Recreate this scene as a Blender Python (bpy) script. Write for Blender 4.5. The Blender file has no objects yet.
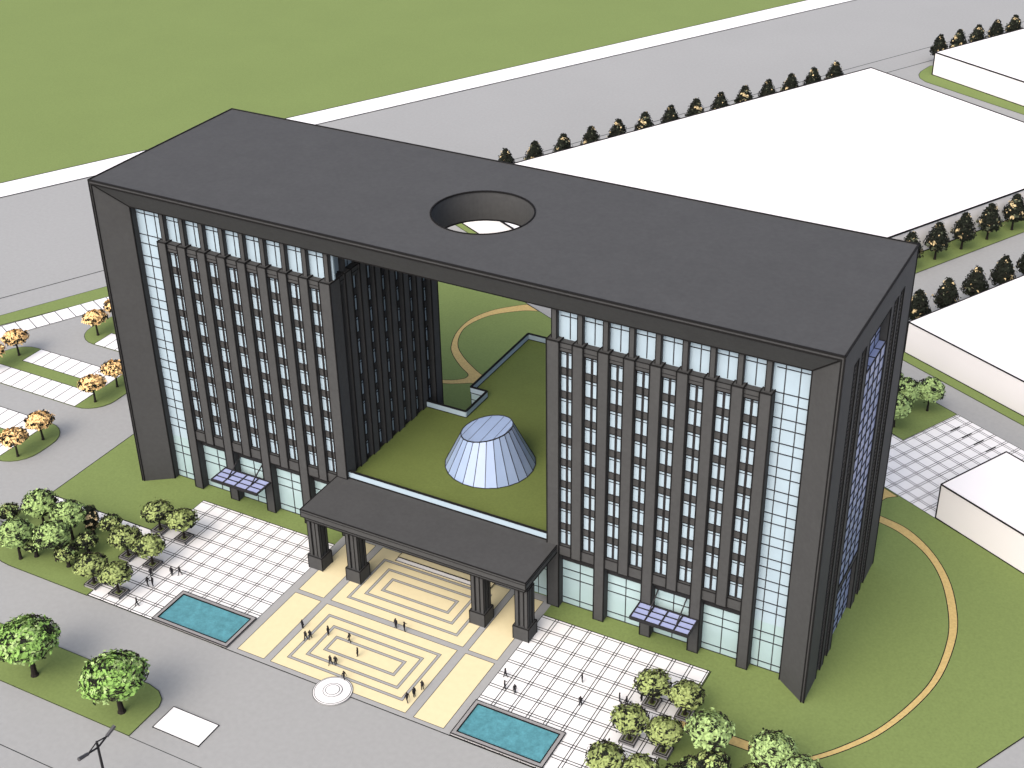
import bpy, math, random
from mathutils import Vector, Matrix
from mathutils.geometry import tessellate_polygon

random.seed(7)
scene = bpy.context.scene
COL = scene.collection
rad = math.radians

# ------------------------------------------------------------------ materials
def pmat(name, col, rough=0.85, amt=0.0, scale=1.0, spec=0.3, metal=0.0, kind='noise', amt2=0.0, scale2=0.05, bump=0.0):
    m = bpy.data.materials.new(name); m.use_nodes = True
    nt = m.node_tree; b = nt.nodes['Principled BSDF']
    b.inputs['Base Color'].default_value = (*col, 1)
    b.inputs['Roughness'].default_value = rough
    b.inputs['Specular IOR Level'].default_value = spec
    b.inputs['Metallic'].default_value = metal
    if amt > 0:
        geo = nt.nodes.new('ShaderNodeNewGeometry')
        def layer(sc, a, prev, k):
            if k == 'voronoi':
                t = nt.nodes.new('ShaderNodeTexVoronoi'); t.inputs['Scale'].default_value = sc; out = t.outputs['Distance']
            else:
                t = nt.nodes.new('ShaderNodeTexNoise'); t.inputs['Scale'].default_value = sc
                t.inputs['Detail'].default_value = 4; out = t.outputs['Fac']
            nt.links.new(geo.outputs['Position'], t.inputs['Vector'])
            mr = nt.nodes.new('ShaderNodeMapRange')
            mr.inputs['From Min'].default_value = 0.25; mr.inputs['From Max'].default_value = 0.75
            mr.inputs['To Min'].default_value = 1 - a; mr.inputs['To Max'].default_value = 1 + a
            nt.links.new(out, mr.inputs['Value'])
            mx = nt.nodes.new('ShaderNodeMix'); mx.data_type = 'RGBA'; mx.blend_type = 'MULTIPLY'
            mx.inputs[0].default_value = 1
            if prev is None: mx.inputs[6].default_value = (*col, 1)
            else: nt.links.new(prev, mx.inputs[6])
            nt.links.new(mr.outputs[0], mx.inputs[7])
            if bump > 0 and prev is None:
                bp = nt.nodes.new('ShaderNodeBump'); bp.inputs['Strength'].default_value = bump
                bp.inputs['Distance'].default_value = 0.1
                nt.links.new(out, bp.inputs['Height']); nt.links.new(bp.outputs[0], b.inputs['Normal'])
            return mx.outputs[2]
        c = layer(scale, amt, None, kind)
        if amt2 > 0: c = layer(scale2, amt2, c, 'noise')
        nt.links.new(c, b.inputs['Base Color'])
    return m

M = {}
M['asphalt']  = pmat('asphalt', (.172, .180, .178), .9, .05, 1.3, .2, amt2=.03, scale2=.03)
M['grass']    = pmat('grass', (.096, .130, .043), .95, .10, 2.6, .1, amt2=.025, scale2=.05)
M['roofgrass']= pmat('roof_grass', (.072, .094, .026), .95, .08, 2.5, .1, amt2=.05, scale2=.2)
M['white']    = pmat('white_paving', (.44, .45, .45), .8, .02, .8, .2)
M['block']    = pmat('white_render', (.46, .46, .46), .85, .015, .1, .2)
M['beige']    = pmat('beige_paving', (.385, .345, .215), .85, .03, 1.2, .2)
M['sand']     = pmat('sand_path', (.285, .218, .088), .95, .14, 2.5, .1)
M['greystone']= pmat('grey_stone_band', (.182, .189, .187), .85, .04, 1.5, .2)
M['stone']    = pmat('dark_stone', (.0302, .0315, .0315), .8, .10, 1.6, .25, amt2=.06, scale2=.25)
M['joint']    = pmat('black_joint', (.006, .006, .006), .9, spec=.1)
M['frame']    = pmat('black_frame', (.008, .008, .009), .7, spec=.25)
M['glass']    = pmat('pale_glass', (.225, .292, .335), .12, .05, .35, .5)
M['lowglass'] = pmat('pale_shop_glass', (.212, .292, .302), .12, .05, .35, .5)
M['blueglass']= pmat('blue_glass', (.16, .195, .31), .35, .04, .4, .25)
M['canglass'] = pmat('lilac_glass', (.19, .22, .35), .12, .04, .8, .5)
M['skyglass'] = pmat('skylight_glass', (.165, .22, .32), .12, .04, .4, .5)
M['water']    = pmat('pool_water', (.048, .150, .175), .3, .24, 1.3, .4, amt2=.14, scale2=4, bump=.1)  # noise mottles the water colour with painted caustic light
M['poolrim']  = pmat('grey_pool_rim', (.15, .15, .15), .85, .08, 1.5, .2)
M['bark']     = pmat('dark_bark', (.012, .010, .009), .9, .2, 3, .1)
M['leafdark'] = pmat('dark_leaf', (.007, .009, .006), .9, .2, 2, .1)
M['leafgrey'] = pmat('grey_green_leaf', (.06,.07,.045), .9, .15, 1.5, .1)
M['leafolive']= pmat('olive_leaf', (.185, .23, .082), .9, .15, 1.5, .1)
M['leafgreen']= pmat('green_leaf', (.195, .28, .10), .9, .15, 1.2, .1)
M['leafpale'] = pmat('pale_green_leaf', (.20, .285, .11), .9, .15, 1.2, .1)
M['leafbig']  = pmat('bright_green_leaf', (.135, .24, .06), .9, .15, 1, .1)
M['leaforange']=pmat('orange_leaf', (.60, .41, .185), .9, .12, 1.2, .1)
M['fleck']    = pmat('beige_leaf', (.36, .29, .16), .9, .2, 2, .1)
M['cloth']    = pmat('black_clothing', (.010, .010, .012), .9, .2, 20, .1)
M['skin']     = pmat('dark_skin', (.022, .014, .011), .7, .1, 20, .2)
M['hair']     = pmat('black_hair', (.005, .005, .005), .8, .1, 40, .2)
M['soil']     = M['roofgrass']
M['metal']    = pmat('dark_metal', (.03, .03, .032), .5, .1, 4, .4)

# ------------------------------------------------------------------ mesh builder
class MB:
    def __init__(s): s.v = []; s.f = []; s.m = []
    def quad(s, pts, m=0):
        i = len(s.v); s.v += [tuple(p) for p in pts]; s.f.append(tuple(range(i, i+len(pts)))); s.m.append(m)
    def box(s, x0, x1, y0, y1, z0, z1, m=0):
        i = len(s.v)
        s.v += [(x0,y0,z0),(x1,y0,z0),(x1,y1,z0),(x0,y1,z0),(x0,y0,z1),(x1,y0,z1),(x1,y1,z1),(x0,y1,z1)]
        for f in ((0,3,2,1),(4,5,6,7),(0,1,5,4),(1,2,6,5),(2,3,7,6),(3,0,4,7)):
            s.f.append(tuple(i+k for k in f)); s.m.append(m)
    def bar(s, p, q, w=.1, m=1, w2=None):
        p, q = Vector(p), Vector(q); d = q-p
        if d.length < 1e-6: return
        d.normalize(); up = Vector((0,0,1)) if abs(d.z) < .9 else Vector((1,0,0))
        a = d.cross(up).normalized(); b = a.cross(d).normalized()
        h = w/2; h2 = (w2 or w)/2; i = len(s.v)
        for c, hh in ((p-d*h*.5, h), (q+d*h*.5, h2)):
            for sa, sb in ((-1,-1),(1,-1),(1,1),(-1,1)): s.v.append(tuple(c+a*sa*hh+b*sb*hh))
        for f in ((0,1,2,3),(7,6,5,4),(0,4,5,1),(1,5,6,2),(2,6,7,3),(3,7,4,0)):
            s.f.append(tuple(i+k for k in f)); s.m.append(m)
    def path(s, pts, w=.1, m=1, closed=False):
        n = len(pts)
        for k in range(n if closed else n-1): s.bar(pts[k], pts[(k+1) % n], w, m)
    def boxlines(s, x0, x1, y0, y1, z0, z1, w=.1, m=1, vert=True, top=True, bot=False):
        c = [(x0,y0),(x1,y0),(x1,y1),(x0,y1)]
        for k in range(4):
            a, b = c[k], c[(k+1) % 4]
            if top: s.bar((*a, z1), (*b, z1), w, m)
            if bot: s.bar((*a, z0), (*b, z0), w, m)
            if vert: s.bar((*a, z0), (*a, z1), w, m)
    def tube(s, p, q, r0, r1, n=7, m=0, cap=True):
        p, q = Vector(p), Vector(q); d = (q-p).normalized()
        up = Vector((0,0,1)) if abs(d.z) < .9 else Vector((1,0,0))
        a = d.cross(up).normalized(); b = a.cross(d).normalized(); i = len(s.v)
        for c, r in ((p, r0), (q, r1)):
            for k in range(n):
                t = 2*math.pi*k/n; s.v.append(tuple(c+a*math.cos(t)*r+b*math.sin(t)*r))
        for k in range(n):
            s.f.append((i+k, i+(k+1) % n, i+n+(k+1) % n, i+n+k)); s.m.append(m)
        if cap:
            s.f.append(tuple(i+n+k for k in range(n))); s.m.append(m)
            s.f.append(tuple(i+k for k in reversed(range(n)))); s.m.append(m)
    def prism(s, pts, z0, z1, m=0, lm=None, lw=.1, sides=True, bottom=False):
        """extruded polygon (concave allowed), optional dark line along its top edge"""
        n = len(pts)
        area = sum(pts[k][0]*pts[(k+1)%n][1]-pts[(k+1)%n][0]*pts[k][1] for k in range(n))
        if area < 0: pts = list(reversed(pts))
        tri = tessellate_polygon([[Vector((p[0], p[1], 0)) for p in pts]])
        i = len(s.v); s.v += [(p[0], p[1], z1) for p in pts]
        for t in tri:
            a, b, c = [Vector(pts[k]) for k in t]
            cr = (b-a).cross(c-a) if False else (b[0]-a[0])*(c[1]-a[1])-(b[1]-a[1])*(c[0]-a[0])
            t = tuple(t) if cr > 0 else tuple(reversed(t))
            s.f.append(tuple(i+k for k in t)); s.m.append(m)
        if sides:
            for k in range(n):
                a, b = pts[k], pts[(k+1) % n]
                s.quad([(a[0],a[1],z0),(b[0],b[1],z0),(b[0],b[1],z1),(a[0],a[1],z1)], m)
        if lm is not None: s.strip(pts, z1+.004, lw, lm, True)
    def strip(s, pts, z, w, m=1, closed=False):
        """flat dark line lying on a surface"""
        n = len(pts)
        for k in range(n if closed else n-1):
            a, b = Vector(pts[k][:2]), Vector(pts[(k+1) % n][:2]); d = b-a
            if d.length < 1e-5: continue
            d.normalize(); nrm = Vector((-d.y, d.x))*w/2; e = d*w*.25
            zz = z+.0007*(k % 2)
            s.quad([(*(a-e-nrm), zz), (*(b+e-nrm), zz), (*(b+e+nrm), zz), (*(a-e+nrm), zz)], m)
    def build(s, name, mats, parent=None, loc=None, smooth=False):
        me = bpy.data.meshes.new(name); me.from_pydata(s.v, [], s.f)
        for m in mats: me.materials.append(M[m] if isinstance(m, str) else m)
        me.polygons.foreach_set('material_index', s.m)
        if smooth: me.polygons.foreach_set('use_smooth', [True]*len(s.f))
        me.update()
        o = bpy.data.objects.new(name, me); COL.objects.link(o)
        if parent: o.parent = parent
        if loc: o.location = loc
        return o

def tag(o, label=None, cat=None, group=None, kind=None):
    if label: o['label'] = label
    if cat: o['category'] = cat
    if group: o['group'] = group
    if kind: o['kind'] = kind
    return o
def thing(name, label, cat, loc=(0,0,0), rz=0, group=None):
    o = bpy.data.objects.new(name, None); COL.objects.link(o)
    o.location = loc; o.rotation_euler = (0,0,rz); o.empty_display_size = .5
    return tag(o, label, cat, group)
def dup(root, loc, rz=0, label=None, group=None, sc=1.0):
    r = root.copy(); COL.objects.link(r); r.location = loc; r.rotation_euler = (0,0,rz); r.scale = (sc,sc,sc)
    if label: r['label'] = label
    if group: r['group'] = group
    for ch in list(root.children):
        c = ch.copy(); COL.objects.link(c); c.parent = r
        for g in list(ch.children):
            d = g.copy(); COL.objects.link(d); d.parent = c
    return r
def structure(name, mb, mats): return tag(mb.build(name, mats), kind='structure')

# ------------------------------------------------------------------ building dimensions
W, D, H = 114.54, 33.49, 54.0
RIM, INS, DEP, UZ = .38, 4.40, 2.87, 49.49        # rim width, splay inset, splay depth, underside
LW = .12
U = Vector((.464, .886, 0)); V = Vector((.886, -.464, 0))      # the directions of the skewed street grid

# ================================================================== SETTING
g = MB(); g.quad([(-1500,-1500,0),(1500,-1500,0),(1500,2500,0),(-1500,2500,0)])
structure('road_ground', g, ['asphalt'])

def line_x(p, q, y): return p[0]+(q[0]-p[0])*(y-p[1])/(q[1]-p[1])
FG, FG2 = (-116.23,81.41), (10.03,323.39)
WG, WG2 = (-109.65,75.02), (24.36,330.66)
def ext(p, q, y): return (line_x(p, q, y), y)
g = MB()
a, b = ext(FG,FG2,-200), ext(FG,FG2,900)
g.prism([a, b, (b[0]-900, 1400), (a[0]-900, 300)], 0, .10, 0, 1, .4)
structure('far_meadow', g, ['grass','joint'])
g = MB(); c, d = ext(WG,WG2,-200), ext(WG,WG2,900)
g.prism([c, d, b, a], 0, .11, 0, 1, .4)
structure('white_verge', g, ['white','joint'])
# kerb lines of the wide road
g = MB()
p, q = (-70.67,37.16), (59.64,290.7)
g.strip([ext(p,q,-60), ext(p,q,520)], .006, .28, 0)
p2, q2 = (-64.9,31.58), (63.57,278.55)
g.strip([ext(p2,q2,195), ext(p2,q2,520)], .008, .28, 0)
p3, q3 = (p[0]+2.6,p[1]), (q[0]+2.6,q[1])
g.strip([ext(p3,q3,130), ext(p3,q3,252)], .009, .25, 0)
structure('road_kerb_line', g, ['joint'])
# long green strip behind the car park
g = MB()
g.prism([ext(p2,q2,-10), ext(p2,q2,250), (58.0,250), (-51.05,47.62), (-61.84,28.59), (-80.5,-5)], 0, .1, 0, 1, .13)
structure('roadside_grass', g, ['grass','joint'])

# main lawn
g = MB()
lawn = [(-11,-9.9),(12.7,-9.9),(12.7,-26.6),(126,-26.6),(138,-1),(155.1,31.7),(120.3,49.46),(111.1,53.9),(97,61),(102,74),(107.67,70.43),
        (109.82,69.24),(116.29,81.87),(105.1,87.7),(96,91.5),(66,66),(26.56,84.93),(-11,102)]
g.prism(lawn, 0, .1, 0, 1, .16)
structure('lawn', g, ['grass','joint'])
# grove lawn left of the plaza, with a rounded front corner
g = MB()
arc = [(-11+8*(1-math.cos(t)), -26.7+8*(1-math.sin(t))) for t in [i*math.pi/16 for i in range(0,9)]]
arc = [(-12+9-9*math.cos(t), -17.7-9*math.sin(t)) for t in [i*math.pi/16 for i in range(0,9)]]
g.prism([(-12,-12.0)]+arc+[(12.6,-26.7),(12.6,-12.6)], 0, .1, 0, 1, .12)
structure('grove_lawn', g, ['grass','joint'])
g = MB(); g.prism([(-11.6,-10.0),(12.6,-10.0),(12.6,-12.5),(-12,-11.9)], 0, .105, 0, 1, .1)
structure('white_footpath', g, ['white','joint'])
# road median with the two big trees, the road edges near the camera
g = MB()
g.prism([(-30,-37.05),(33.6,-37.05),(35.6,-37.5),(37.0,-38.5),(37.6,-39.8),(37.65,-45.75),(-30,-45.75)], 0, .1, 0, 1, .1)
structure('median_grass', g, ['grass','joint'])
g = MB(); g.strip([(37.7,-45.8),(140,-45.8)], .006, .1, 0); g.strip([(-30,-54.43),(140,-54.43)], .006, .12, 0)
g.strip([(37.6,-26.62),(91,-26.62)], .006, .1, 0)
structure('road_edge_line', g, ['joint'])

# car park
def bays(name, pts_back, pts_front, div, z=.112):
    g = MB()
    g.prism([pts_back[0], pts_back[1], pts_front[1], pts_front[0]], 0, z, 0, 1, .16)
    for a, b in div: g.strip([a, b], z+.005, .17, 1)
    structure(name, g, ['white','joint'])
def vv(a): return Vector((a[0], a[1], 0))
b0, f0 = vv((-60.02,30.85)), vv((-55.75,28.8)); st = U*2.66
bays('parking_bays', [(b0-st*9)[:2], (b0+st*9)[:2]], [(f0-st*9)[:2], (f0+st*9)[:2]],
     [((b0+st*k)[:2], (f0+st*k)[:2]) for k in range(-8,9)])
def ax_bays(x0, x1, y0, y1, first):
    k = first; dv = []
    while k < x1-.3:
        if k > x0+.3: dv.append(((k,y0),(k,y1)))
        k += 2.58
    bays('parking_bays', [(x0,y1),(x1,y1)], [(x0,y0),(x1,y0)], dv)
def rounded(x0, x1, y0, y1, r=5, left=False):
    pts = []
    def q(cx, cy, a0): 
        for i in range(7):
            t = rad(a0+15*i); pts.append((cx+r*math.cos(t), cy+r*math.sin(t)))
    if left: q(x0+r, y1-r, 90); q(x0+r, y0+r, 180)
    else: pts.extend([(x0,y1),(x0,y0)])
    q(x1-r, y0+r, 270); q(x1-r, y1-r, 0)
    return pts
g = MB(); g.prism(rounded(-53.4,-21.5,12.3,25.15,5,True), 0, .1, 0, 1, .1); structure('parking_island', g, ['grass','joint'])
ax_bays(-47.4,-26.8,20.25,25.12,-47.4+2.55); ax_bays(-50.2,-26.75,12.33,17.4,-47.45)
g = MB(); g.prism(rounded(-60,-21.5,-6.6,6.25,5), 0, .1, 0, 1, .1); structure('parking_island', g, ['grass','joint'])
ax_bays(-55,-26.75,1.05,6.22,-55+.3); ax_bays(-55,-26.75,-6.55,-1.6,-55+.3)
g = MB(); g.prism(rounded(-45,-10,31.25,44.1,5,True), 0, .1, 0, 1, .1); structure('parking_island', g, ['grass','joint'])
ax_bays(-39.7,-14,31.28,36.2,-39.7+2.62); ax_bays(-39.7,-14,39.2,44.05,-39.7+2.62)

# sand paths
def band(name, outer, inner, z=.108):
    g = MB(); g.prism(outer+list(reversed(inner)), .05, z, 0, 1, .14); structure(name, g, ['sand','joint'])
ringo = [(106.5,47.2),(112.5,45.9),(117.32,44.35),(122.29,40.11),(126.38,34.0),(129.2,26.2),(130.05,19.8),(129.8,12.6),(128.1,5.7),(125.5,-.65),(122.55,-5.2),(119.6,-8.7),(117.4,-10.7),(116.2,-11.6)]
ringi = [(106.5,45.6),(112.4,44.2),(116.6,42.7),(121.44,39.1),(125.2,33.5),(128.1,25.5),(129.0,19.2),(128.8,12.2),(127.2,5.9),(124.7,-.3),(121.6,-5.1),(119.0,-8.2),(117.2,-9.7),(115.6,-9.95)]
def smooth(pts, n=5):
    out = []
    for i in range(len(pts)-1):
        p0, p1, p2, p3 = pts[max(i-1,0)], pts[i], pts[i+1], pts[min(i+2,len(pts)-1)]
        for k in range(n):
            t = k/n
            out.append(tuple(.5*((2*p1[j])+(-p0[j]+p2[j])*t+(2*p0[j]-5*p1[j]+4*p2[j]-p3[j])*t*t+(-p0[j]+3*p1[j]-3*p2[j]+p3[j])*t**3) for j in (0,1)))
    return out+[pts[-1]]
band('garden_path', smooth(ringo), smooth(ringi))
band('garden_path', [(100.9,-9.95),(115.6,-9.95)], [(100.9,-11.55),(116.2,-11.55)], .106)
band('garden_path', [(104,56.9),(111.0,53.6),(113.4,52.4)], [(109.5,47.6),(111.2,49.6),(111.9,51.2)], .106)
arco = smooth([(27.9,84.1),(25.5,81.9),(22.6,78.4),(20.7,73.3),(20.9,67.5),(22.8,62.1),(25.0,59.15),(28.4,56.2),(30.9,54.5),(31.35,53.5),(30.9,52.4),(28.1,50.6),(20,48.6)])
arci = smooth([(31.4,82.5),(28.4,81.2),(24.2,77.4),(22.3,73.9),(21.5,69.9),(22.3,66.1),(24,62.7),(26.6,60),(29.8,57.6),(34,55.2),(40,54),(40,52.2),(34,52.0),(31.2,50.6),(28.6,49.4),(20,47.2)])
band('garden_path', arco, arci)

# plaza tiles
def tiles(name, pts, xs, ys, x0, x1, y0, y1, gap=.44, holes=None, z=.12):
    g = MB(); g.prism(pts, 0, z, 0, 1, .1)
    for x in xs:
        for xx in (x, x+gap): g.strip([(xx,y0),(xx,y1)], z+.004, .13, 1)
    for y in ys:
        for yy in (y, y-gap): g.strip([(x0,yy),(x1,yy)], z+.0055, .14, 1)
    structure(name, g, ['white','joint'])
rows = [.08-.02-2.62*k for k in range(0,11)]
rows = [-.30+.44-2.62*k-.12 for k in range(0,11)]
tiles('plaza_tiles', [(75.05,.06),(101.05,.06),(101.05,-26.55),(75.05,-26.55)], [77.2+2.62*k for k in range(10)], [y-.0 for y in rows], 75.05, 101.05, -26.55, .06)
tiles('plaza_tiles', [(12.7,.06),(38.45,.06),(38.45,-26.55),(12.7,-26.55)], [15.1+2.62*k for k in range(9)], rows, 12.7, 38.45, -26.55, .06)
# checkered yard behind, on the skewed grid
g = MB()
o = vv((109.82,69.24))
yard = [(88,62.5),(111.1,53.9),(120.3,49.46),(150,33.9),(168,66),(131.5,74.2),(116.29,81.87),(109.82,69.24),(92,78)]
yard = [(93,63),(111.1,53.9),(150,34.3),(160,60),(116.29,81.87),(109.82,69.24),(97,75.5)]
g.prism(yard, 0, .12, 0, 1, .12)
def inside(p, poly):
    r = False; n = len(poly)
    for i in range(n):
        a, b = poly[i], poly[i-1]
        if (a[1] > p[1]) != (b[1] > p[1]) and p[0] < (b[0]-a[0])*(p[1]-a[1])/(b[1]-a[1])+a[0]: r = not r
    return r
def clipline(p, d, poly):
    n = 600; runs = []; cur = None
    for i in range(n+1):
        s = -45+100*i/n; q = (p[0]+d[0]*s, p[1]+d[1]*s)
        if inside(q, poly):
            if cur is None: cur = [q, q]
            cur[1] = q
        elif cur: runs.append(cur); cur = None
    if cur: runs.append(cur)
    return runs
for k in range(-9,10):
    for off in (0, .42):
        for r in clipline((o+V*(k*2.62+off+.15))[:2], U, yard): g.strip(r, .125, .12, 1)
        for r in clipline((o+U*(k*2.68-off-.2))[:2], V, yard): g.strip(r, .1265, .12, 1)
for k in range(4):
    c = o+U*11.3+V*(2.5+2.62*k); 
    g.strip([(c-U*2.4+V*.36)[:2], (c+V*.36)[:2]], .13, .34, 1)
structure('yard_tiles', g, ['white','joint'])

# beige forecourt
g = MB()
g.prism([(38.45,4.0),(38.45,-26.6),(75.05,-26.6),(75.05,4.0)], 0, .115, 0)
def panel(x0,x1,y0,y1,z=.122): 
    g.prism([(x0,y0),(x1,y0),(x1,y1),(x0,y1)], .1, z, 1, 2, .08, sides=False)
def ring(x0,x1,y0,y1,w=.42):
    z = .128
    for a,b,c,d in ((x0,x1,y0,y0+w),(x0,x1,y1-w,y1),(x0,x0+w,y0+w,y1-w),(x1-w,x1,y0+w,y1-w)):
        g.quad([(a,c,z),(b,c,z),(b,d,z),(a,d,z)], 0)
    for e in (0, w): g.strip([(x0+e,y0+e),(x1-e,y0+e),(x1-e,y1-e),(x0+e,y1-e)], z+.004, .07, 2, True)
panel(39.85,44.45,-25.9,-12.1); panel(39.85,44.35,-11.3,2.7)
panel(45.55,67.75,-25.87,-12.15); panel(45.55,68.1,-11.2,2.9)
panel(69.1,73.75,-26.0,-12.15); panel(69.1,73.75,-11.4,2.7)
for x0,x1,y0,y1 in ((47.15,66.2,-24.15,-13.9),(49.15,64.4,-22.5,-15.65),(50.8,62.6,-20.6,-17.35)): ring(x0,x1,y0,y1)
for x0,x1,y0,y1 in ((47.32,66.25,-9.65,.6),(49.17,64.35,-7.77,-1.1),(50.96,62.6,-6.03,-2.85)): ring(x0,x1,y0,y1)
structure('forecourt_paving', g, ['greystone','beige','joint'])
# green strips by the blocks
def skew(o, u0, u1, v0, v1): return [(o+U*a+V*b)[:2] for a, b in ((u0,v0),(u0,v1),(u1,v1),(u1,v0))]
A0 = vv((59.3,79.2))
g = MB(); g.prism([(A0+U*x+V*y)[:2] for x, y in ((-1.7,-82),(-1.7,6.4),(143,6.4),(143,-.5),(.3,-.5),(.3,-82))], 0, .1, 0, 1, .14)
structure('block_grass_strip', g, ['grass','joint'])
C0 = vv((102,99.75))
g = MB(); g.prism(skew(C0,-2.5,80,-7.5,100), 0, .1, 0, 1, .12); structure('block_grass_strip', g, ['grass','joint'])
B0 = vv((66.7,264.7))
g = MB()
Bp = [(-6.2,120),(-6.2,3),(-5.2,.2),(-3.8,-1.6),(-2,-2.2),(0,-2.0),(2,-1.8)]
pts = [(97.3+26,242.9-13.2),(97.3,242.9),(66.4,257.7),(64.2,260.2),(63.2,262.9),(63.0,266),(63.5,269.1),(64.2,272.6),(66,274.2),(110,355),(150,330)]
g.prism(pts, 0, .1, 0, 1, .14); structure('block_grass_strip', g, ['grass','joint'])

# ================================================================== WHITE BLOCKS
def block(o, du, dv, h, label, v0=0, lw=.2):
    t = thing('white_block_building', label, 'building', tuple(o))
    m = MB()
    c = [(U*0+V*v0), (V*dv), (U*du+V*dv), (U*du+V*v0)]
    pts = [(p.x, p.y) for p in c]
    m.prism(pts, 0, h, 0)
    n = 4
    for k in range(n):
        a, b = pts[k], pts[(k+1) % n]
        m.bar((*a,h), (*b,h), lw, 1); m.bar((*a,0), (*a,h), lw, 1); m.bar((*a,.1), (*b,.1), lw*1.2, 1)
    m.build('walls_and_roof', ['block','joint'], t)
    return t
block(A0, 142.5, -80.8, 6.7, 'largest white flat-roofed block, behind the dark office building', lw=.3)
# the big block reaches left of its corner too
block(B0, 100, 75, 6.8, 'white flat block at the top right corner with dark trees behind it', lw=.3)
block(C0, 75, 90, 6.7, 'white flat block right of the dark tower, between two roads')
block(vv((120.3,49.46)), 15.75, 80, 6.6, 'low white block standing on the checkered tiles at the right edge')

# ================================================================== OFFICE BUILDING
B = thing('office_building', 'large dark grey portal-shaped office building with round roof opening and two window towers', 'building')
HC, HR = (57.45,16.25), 7.32

def rectpt(t):
    dx, dy = math.cos(t), math.sin(t); s = 1e9
    if dx > 1e-9: s = min(s, (W-HC[0])/dx)
    if dx < -1e-9: s = min(s, (0-HC[0])/dx)
    if dy > 1e-9: s = min(s, (D-HC[1])/dy)
    if dy < -1e-9: s = min(s, (0-HC[1])/dy)
    return (HC[0]+dx*s, HC[1]+dy*s)
angs = [2*math.pi*k/72 for k in range(72)]
angs += [math.atan2(y-HC[1], x-HC[0]) % (2*math.pi) for x in (0,W) for y in (0,D)]
angs = sorted(set(round(a,6) for a in angs))
m = MB(); n = len(angs)
for k in range(n):
    a, b = angs[k], angs[(k+1) % n]
    ca, cb = (HC[0]+HR*math.cos(a), HC[1]+HR*math.sin(a)), (HC[0]+HR*math.cos(b), HC[1]+HR*math.sin(b))
    ra, rb = rectpt(a), rectpt(b)
    m.quad([(*ca,H),(*ra,H),(*rb,H),(*cb,H)])
    m.quad([(*ca,UZ),(*cb,UZ),(*cb,H),(*ca,H)])
    def inn(p): return (min(max(p[0],INS),W-INS), min(max(p[1],DEP),D-DEP))
    m.quad([(*ca,UZ),(*cb,UZ),(*inn(rb),UZ),(*inn(ra),UZ)])
    m.bar((*ca,H),(*cb,H),.22,1)
    m.bar((*ca,UZ),(*cb,UZ),.2,1)
for s in (0, 1):       # front and rear rim and splay of the beam
    yy = lambda y: y if s == 0 else D-y
    m.quad([(0,yy(0),H),(W,yy(0),H),(W-RIM,yy(0),H-RIM*1.4),(RIM,yy(0),H-RIM*1.4)])
    m.quad([(RIM,yy(0),H-RIM*1.4),(W-RIM,yy(0),H-RIM*1.4),(W-INS,yy(DEP),UZ),(INS,yy(DEP),UZ)])
    m.bar((0,yy(0),H),(W,yy(0),H),.24,1); m.bar((RIM,yy(0),H-RIM*1.4),(W-RIM,yy(0),H-RIM*1.4),.22,1)
    m.bar((INS,yy(DEP),UZ),(W-INS,yy(DEP),UZ),.18,1)
    for e in (0,1):
        X = (lambda x: x) if e == 0 else (lambda x: W-x)
        m.bar((X(RIM),yy(0),H-RIM*1.4),(X(INS),yy(DEP),UZ),.2,1)
for x in (0, W): m.bar((x,0,H),(x,D,H),.24,1)
m.build('roof_beam', ['stone','joint'], B)

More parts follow.
